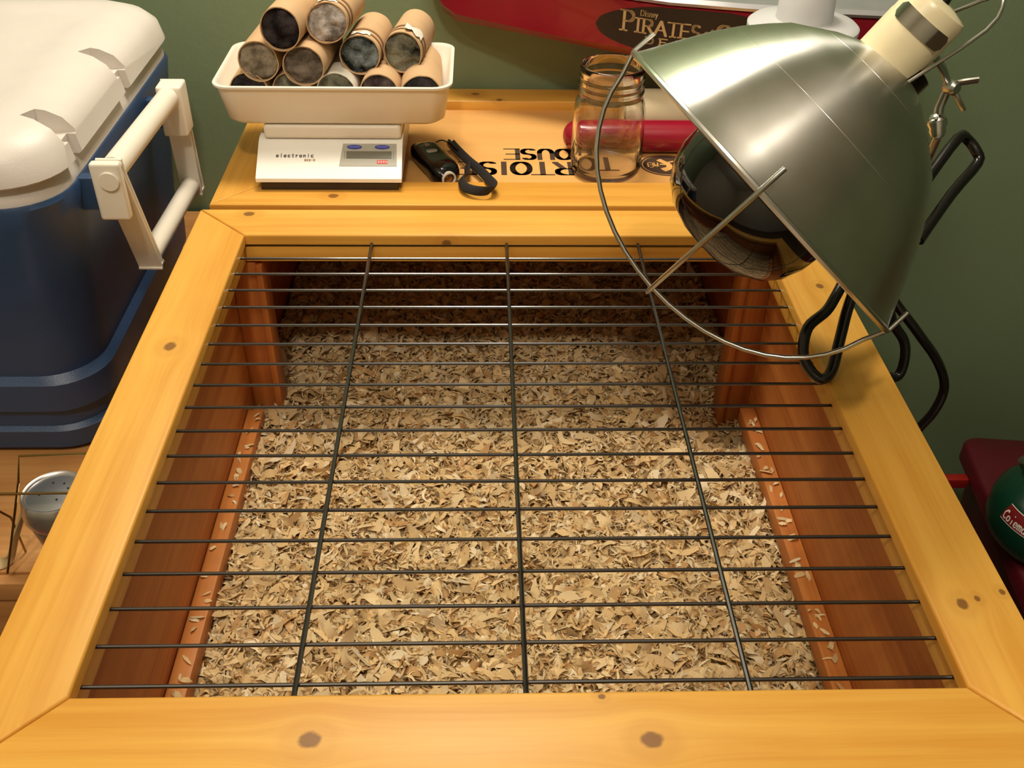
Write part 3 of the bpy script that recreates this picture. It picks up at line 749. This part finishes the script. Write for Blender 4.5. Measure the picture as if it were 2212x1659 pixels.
# socket
SA = Vector((.1145, .098, .0995)); s0 = Vector((.2409, .3027, .2485)) - AX * .006
sdir = (Vector((.2628, .2996, .2816)) - Vector((.2409, .3027, .2485))).normalized()
MB().lathe([(.0212, 0), (.0218, .004), (.0218, .034), (.0214, .036), (.0214, .050), (.0200, .053), (.017, .054), (.008, .056)], s0, sdir, 48).build('socket', m_cream, lamp)
so_ = VW * -1; so_ = (so_ - sdir * so_.dot(sdir)).normalized(); sw = sdir.cross(so_)
def band(a0, a1, h0, h1, r_, th=.0012):
    rings = []
    for k in range(15):
        a = math.radians(a0 + (a1 - a0) * k / 14); dr = so_ * math.cos(a) + sw * math.sin(a)
        ins = .25 if k in (0, 14) else 0
        h0_, h1_ = h0 + (h1 - h0) * ins, h1 - (h1 - h0) * ins
        rings.append([s0 + sdir * h0_ + dr * r_, s0 + sdir * h1_ + dr * r_, s0 + sdir * h1_ + dr * (r_ + th), s0 + sdir * h0_ + dr * (r_ + th)])
    return MB().rings(rings)
# choose the side of the socket that looks down right in the picture
band(-52, 58, .0330, .0440, .0216).build('clip_band', m_chrome, lamp, 35)
band(118, 190, .0330, .0440, .0216).build('clip_band', m_chrome, lamp, 35)
MB().tube([(.2465, .2815, .2400), (.2483, .2790, .2445), (.2946, .2876, .2763), (.3042, .2954, .292), (.3024, .3054, .2919), (.2850, .3180, .2784)], .0013, 8, 3).build('bail_wire', m_steel, lamp)
# joint
jt = [Vector((.2700, .3180, .2600)), Vector((.2976, .3366, .2335)), Vector((.3060, .3393, .2210)), Vector((.3040, .3402, .2054)), Vector((.3046, .3379, .1942)), Vector((.3056, .3333, .1855)), Vector((.318, .380, .100))]
MB().tube(jt[:3], (.0045, .0020), 10).build('joint_bracket', m_steel, lamp)
MB().tube(jt[2:5], .0034, 12).build('joint_stem', m_chrome, lamp)
MB().lathe([(.001, -.0075), (.0045, -.006), (.0068, -.002), (.0070, .001), (.0056, .0042), (.0060, .0060), (.0045, .0100), (.001, .0112)], jt[4], (jt[5] - jt[4]), 24).build('ball_joint', m_chrome, lamp)
MB().tube(jt[5:], .0030, 10).build('joint_rod', m_steel, lamp)
wn = jt[2]; wv = Vector((.55, -.1, .35)).normalized()
wing = MB().tube([wn, wn + Vector((.006, -.004, .004)), wn + Vector((.0165, -.006, .0065))], (.0020, .0036), 10, 4)
wing.tube([wn, wn + Vector((.004, -.004, -.004)), wn + Vector((.0125, -.004, -.0150))], (.0020, .0046), 10, 4)
wing.lathe([(.0035, -.004), (.0052, -.002), (.0052, .005), (.0034, .007)], wn + Vector((0, -.002, 0)), (.3, -.8, .1), 16)
wing.build('wing_nut', m_steel, lamp)
# clamp
cl = [(.3300, .3900, .1000), (.3050, .3780, .0850), (.2815, .3620, .0675), (.2621, .3369, .0501), (.2518, .3247, .0417), (.2355, .3129, .0336), (.2317, .3003, .0169), (.2379, .2913, .0065), (.2456, .2850, .0036), (.2544, .2920, .0075), (.2628, .3114, .0248), (.2721, .3322, .0443), (.2900, .3600, .0720), (.3100, .3800, .0950)]
MB().tube(cl, .0045, 12, 5).build('clamp_jaw', m_black_rubber, lamp)
cl2 = [(.3060, .3760, .0800), (.3139, .3599, .0400), (.3220, .3564, .0126), (.3365, .3537, -.0068), (.3397, .3493, -.0207), (.3378, .3450, -.0348), (.3310, .3427, -.0381), (.3130, .3420, -.0330)]
MB().tube(cl2, .0043, 12, 5).build('clamp_jaw', m_black_rubber, lamp)
hd = [(.3050, .3720, .0780), (.3410, .3872, .0707), (.3774, .4278, .0929), (.4045, .4521, .1100), (.4041, .4584, .1180), (.3960, .4655, .1265), (.3834, .4567, .1313), (.3533, .4276, .1079), (.3196, .3881, .0874)]
hd = [Vector(p) for p in hd]
MB().tube(hd[1:], .0046, 12, 3).build('clamp_handle', m_black_rubber, lamp)
MB().tube([hd[1], hd[0], (.3000, .3700, .0800)], .0022, 10).build('handle_core', m_steel, lamp)
sp = []
for k in range(90):
    a = k / 90 * 8 * 2 * PI; sp.append(Vector((.297 + .020 * k / 90, .372 + .012 * k / 90, .085)) + Vector((.0, .0085 * math.cos(a), .0085 * math.sin(a))))
MB().tube(sp, .0012, 6).build('clamp_spring', m_steel, lamp)
e0 = s0 + sdir * .054
cd = [e0, e0 + sdir * .015 + Vector((.0, .006, .004)), e0 + sdir * .030 + Vector((.0, .02, .002)), e0 + Vector((.03, .07, .01)), e0 + Vector((.03, .11, -.06)), (.350, .490, .10), (.322, .430, .055), (.3215, .380, .030), (.3495, .3600, -.0025), (.3743, .3582, -.0321), (.3894, .3603, -.0617), (.3856, .3557, -.0844), (.3753, .3535, -.1043), (.3600, .3512, -.1300), (.3450, .3700, -.2200), (.3500, .4200, -.4000), (.3600, .5000, -.7740)]
MB().tube(cd, .0042, 12, 6).build('power_cord', m_black_rubber, lamp)

# ------------------------------------------------------------------ bench, cooler
bench = thing('wooden_bench', (-.70, .56, FLOOR), 'plank topped wooden bench under the blue cooler', 'bench')
BT = -.173
ys = [.236, .250, .345, .440, .535, .630, .725, .820, .905]
for a, b in zip(ys[:-1], ys[1:]):
    MB().box((-1.15, a + .0006, BT - .022), (-.318, b - .0006, BT), .0016 if b > .26 else .005).build('plank', m_bench, bench)
MB().box((-1.14, .240, BT - .085), (-.322, .262, BT - .0225), .002).build('apron', m_bench, bench)
MB().box((-1.14, .878, BT - .085), (-.322, .900, BT - .0225), .002).build('apron', m_bench, bench)
for x in (-1.13, -.372):
    for y in (.266, .834): MB().box((x, y, FLOOR), (x + .045, y + .04, BT - .0225), .002).build('leg', m_bench, bench)

ck = thing('cooler', (-.66, .56, BT), 'large blue cooler with white lid and swing handle on the bench', 'cooler')
cxx, cyy, hx, hy = -.659, .586, .300, .202
def cr(z, ins, r=.05): return rrect(cxx, cyy, hx - ins, hy - ins, r, z, 8)
body = [cr(BT, .030, .04), cr(BT + .006, .021), cr(BT + .028, .018), cr(BT + .032, .022), cr(BT + .050, .021), cr(BT + .054, .016), cr(BT + .085, .014), cr(BT + .092, .020), cr(.02, .011), cr(.074, .004), cr(.093, .0015), cr(.0965, .003), cr(.0965, .012, .044)]
MB().rings(body).build('body', m_cooler_blue, ck, 40)
MB().rings([cr(.090, .006, .046), cr(.0985, .0045, .048), cr(.102, .006, .048), cr(.116, .010, .046)]).build('liner_rim', m_cooler_white, ck, 40)
lid = [cr(.113, .010), cr(.1125, .003, .052), cr(.115, .000, .054), cr(.133, .003, .056), cr(.143, .011, .056), cr(.149, .023, .054), cr(.152, .040, .05), cr(.1525, .060, .045), cr(.1505, .068, .04), cr(.1505, .09, .03)]
lo = MB().rings(lid).build('lid', m_cooler_white, ck, 40)
# finger notches cut into the lid edge
cut = MB()
for yc in (.452, .600):
    zt = .170
    cut.prism([(-.397, yc - .004, zt), (-.340, yc - .024, zt), (-.340, yc + .012, zt), (-.390, yc + .010, zt)], (0, 0, -.040))
    cut.prism([(-.3685, yc - .009, .15), (-.340, yc - .009, .15), (-.340, yc + .008, .15), (-.3685, yc + .008, .15)], (0, 0, -.05))
def boolean_cut(target, cutter_mb):
    c = cutter_mb.build('cutter', None and m_dark or m_cooler_white, None, 0)
    md = target.modifiers.new('notch', 'BOOLEAN'); md.operation = 'DIFFERENCE'; md.solver = 'EXACT'; md.use_self = True; md.object = c
    bpy.context.view_layer.update()
    dg = bpy.context.evaluated_depsgraph_get()
    new = bpy.data.meshes.new_from_object(target.evaluated_get(dg))
    target.modifiers.clear(); target.data = new
    new.polygons.foreach_set('use_smooth', [True] * len(new.polygons)); new.set_sharp_from_angle(angle=math.radians(38))
    me_ = c.data; bpy.data.objects.remove(c); bpy.data.meshes.remove(me_)
boolean_cut(lo, cut)
# swing handle
nt, nb, ft, fb = Vector((-.333, .450, .103)), Vector((-.334, .492, -.004)), Vector((-.336, .655, .090)), Vector((-.337, .668, -.016))
hdl = MB().tube([nt, ft], .0105, 20).build('handle', m_white_plastic, ck)
MB().tube([nb, fb], .0095, 20).build('grip_bar', m_white_plastic, hdl)
def arm(a, b, w, t_):
    dd = (b - a).normalized(); ww = Vector((1, 0, 0)); ww = (ww - dd * ww.dot(dd)).normalized(); tt = dd.cross(ww)
    bm = bmesh.new(); bmesh.ops.create_cube(bm, size=1); l_ = (b - a).length + .018; m_ = (a + b) / 2
    for v in bm.verts: v.co = m_ + dd * (v.co.z * l_) + ww * (v.co.x * w) + tt * (v.co.y * t_)
    bmesh.ops.bevel(bm, geom=bm.edges[:], offset=.0018, segments=2, affect='EDGES'); mb = MB(); mb.bm(bm); return mb
arm(nt + Vector((0, -.006, 0)), nb + Vector((0, -.006, 0)), .018, .007).build('handle_arm', m_white_plastic, hdl)
arm(ft, fb, .018, .012).build('handle_arm', m_white_plastic, hdl)
for p in (nt, ft):
    br = MB().box((-.347, p.y - .017, p.z - .040), (-.322, p.y - .008 if p is nt else p.y + .008, p.z + .012), .003, 3)
    br.build('pivot_bracket', m_white_plastic, ck)
    MB().box((-.372, p.y - .006, p.z - .036), (-.3465, p.y + .006, p.z - .006), .002).build('pivot_mount', m_cooler_blue, ck)
    MB().lathe([(.001, -.0022), (.0080, -.002), (.0086, 0), (.0086, .002)], (p.x + .001, p.y - .0175, p.z - .003), (0, 1, 0), 24).build('pivot_cap', m_white_plastic, ck)

# ------------------------------------------------------------------ shaker jar and wire rack on the bench
sh = thing('shaker_jar', (-.372, .266, BT), 'small steel topped shaker with perforated lid on the bench', 'shaker')
o0 = (-.372, .266, BT + .0002)
MB().lathe([(.016, 0), (.0185, .002), (.0205, .02), (.0245, .045), (.026, .055), (.025, .058)], o0, (0, 0, 1), 40).build('body', plain('smoky_glass', (120, 104, 84), 0.1, var=0.0, spec=.6), sh)
MB().lathe([(.0262, .054), (.0282, .058), (.0285, .064), (.0272, .071), (.0262, .0765), (.0248, .0785), (.0232, .078), (.0222, .0765), (.012, .0778), (.001, .078)], o0, (0, 0, 1), 56).build('steel_lid', plain('brushed_steel', (214, 212, 210), 0.34, 1.0, var=0.02), sh)
for a in (20, 60, 110, 200, 300):
    MB().lathe([(.0009, .0772), (.0009, .0785)], (o0[0] + .011 * math.cos(math.radians(a)), o0[1] + .011 * math.sin(math.radians(a)), o0[2]), (0, 0, 1), 8).build('hole', m_black_cloth, sh)
rk = thing('wire_rack', (-.375, .255, BT), 'thin brass wire rack around the steel topped shaker', 'rack')
MB().tube([(-.330, .2735, -.060), (-.3919, .2700, -.060), (-.3850, .2450, -.066), (-.4200, .2420, -.165)], .0010, 8, 0).build('back_wire', m_brass, rk)
MB().tube([(-.460, .2250 + .017, -.075), (-.330, .2260 + .017, -.075)], .0010, 8).tube([(-.460, .242, -.075), (-.462, .245, BT + .001)], .0010, 8).build('front_wire', m_brass, rk)
MB().tube([(-.425, .242, -.075), (-.412, .262, -.120), (-.418, .273, BT + .001)], .0010, 8).build('leg_wire', m_brass, rk)
MB().tube([(-.330, .2735, -.060), (-.332, .2760, BT + .001)], .001, 8).tube([(-.330, .243, -.075), (-.330, .2735, -.060)], .001, 8).build('leg_wire', m_brass, rk)
MB_ = MB(); MB_.tube([(-.4010, .268, -.112), (-.408, .268, -.128), (-.4180, .264, -.150), (-.4240, .260, -.164), (-.432, .2565, -.1695), (-.442, .2550, -.1705)], (.0018, .0050), 10, 5, flat=(.8, 0, .6))
tag(MB_.build('beige_strap', m_beige, None, 60), 'short beige rubber strap leaning by the shaker', 'strap')
MB_ = MB(); MB_.box((-.62, .232, FLOOR), (-.478, .33, -.30), .006, 3)
rb = thing('red_box', (-.55, .28, FLOOR), 'red box with white stripe on the floor beside the bench', 'box')
MB().box((-.66, .130, FLOOR + .0005), (-.462, .222, -.385), .006, 3).build('body', m_red_plastic, rb)
MB().box((-.6605, .1295, -.420), (-.4615, .2225, -.414), .001).build('white_stripe', m_white_plastic, rb)

# ------------------------------------------------------------------ stand below the house
sn = thing('low_stand', (0, .43, FLOOR), 'low wooden stand carrying the tortoise house', 'stand')
MB().box((-.285, -.02, -.330), (.285, .88, -.3052), .003).build('top', m_bench, sn)
for x in (-.27, .225):
    for y in (.0, .81): MB().box((x, y, FLOOR), (x + .045, y + .045, -.3302), .003).build('leg', m_bench, sn)

# ------------------------------------------------------------------ right side: storage bin, fuel canister, dark bucket
bn = thing('storage_bin', (.83, .56, FLOOR), 'dark red plastic storage bin standing on floor beside wall', 'bin')
def bq(z, ins, r=.02):
    Rz = Matrix.Rotation(math.radians(-6.0), 4, 'Z'); c0 = Vector((.831, .492, 0))
    return [c0 + Rz @ (p - Vector((0, 0, 0))) for p in rrect(0, 0, .205 - ins, .21 - ins, r, z, 5)]
MB().rings([bq(FLOOR, .035), bq(FLOOR + .006, .03), bq(-.46, .014), bq(-.452, .012)]).build('body', m_dark_red, bn)
MB().rings([bq(-.455, .004), bq(-.452, .0), bq(-.430, .0), bq(-.426, .002), bq(-.424, .006), bq(-.424, .05)]).build('bin_lid', m_dark_red, bn)
MB().box((.610, .654, -.463), (.642, .668, -.447), .003, 2).build('latch', m_orange_red, bn)
cn = thing('fuel_canister', (.68, .52, -.4238), 'green fuel canister with red label standing on dark red bin', 'canister')
oc = Vector((.6800, .5200, -.4238)); KS = 1.5
MB().lathe([(.056, 0), (.066, .003), (.0750, .012), (.0800, .028), (.0800, .046), (.0770, .060), (.0670, .074), (.050, .083), (.034, .087), (.030, .093)], oc, (0, 0, 1), 56).build('tank', m_green, cn)
MB().lathe([(.030, .091), (.033, .096), (.031, .101), (.022, .104), (.020, .112), (.012, .114), (.001, .114)], oc, (0, 0, 1), 40).build('collar', m_green, cn)
MB().lathe([(.010, -.012), (.010, .012), (.006, .014), (.001, .014)], oc + Vector((-.040, .030, .094)), (-.5, .3, .8), 24).build('valve', m_steel, cn)
def lab(u, v, lift=.0006):
    h = .053 + v; r_ = np.interp(h, [.028, .046, .060, .074], [.0800, .0800, .0770, .067]) + lift
    a = math.radians(208) + u / .0800
    return oc + Vector((r_ * math.cos(a), r_ * math.sin(a), h))
for u0, u1, mm, nm in ((-.030, .018, m_red_mark, 'label_red'), (.018, .024, m_black_cloth, 'label_black'), (.024, .042, m_red_mark, 'label_red')):
    q_ = MB(); q_.rings([[lab(u0 + (u1 - u0) * k / 12, -.003 + .020 * j / 4, .0004) for j in range(5)] for k in range(13)], closed=False)
    q_.build(nm, plain('canister_' + nm, (116, 22, 24), .4) if 'red' in nm else m_black_cloth, cn, 60, False)
q_ = MB(); letters(q_, 'Coleman', lambda u, v: lab(u, v), 0.0049, .0105, .0011, (.0014, .0010), x0=-.0275, sub=2); q_.build('label_lettering', m_white_ink, cn, 0, False)
for va, vb in ((-.003, -.0022), (.0162, .017)):
    q_ = MB(); q_.rings([[lab(-.030 + .048 * k / 12, v, .0007) for v in (va, vb)] for k in range(13)], closed=False); q_.build('label_border', m_white_ink, cn, 60, False)
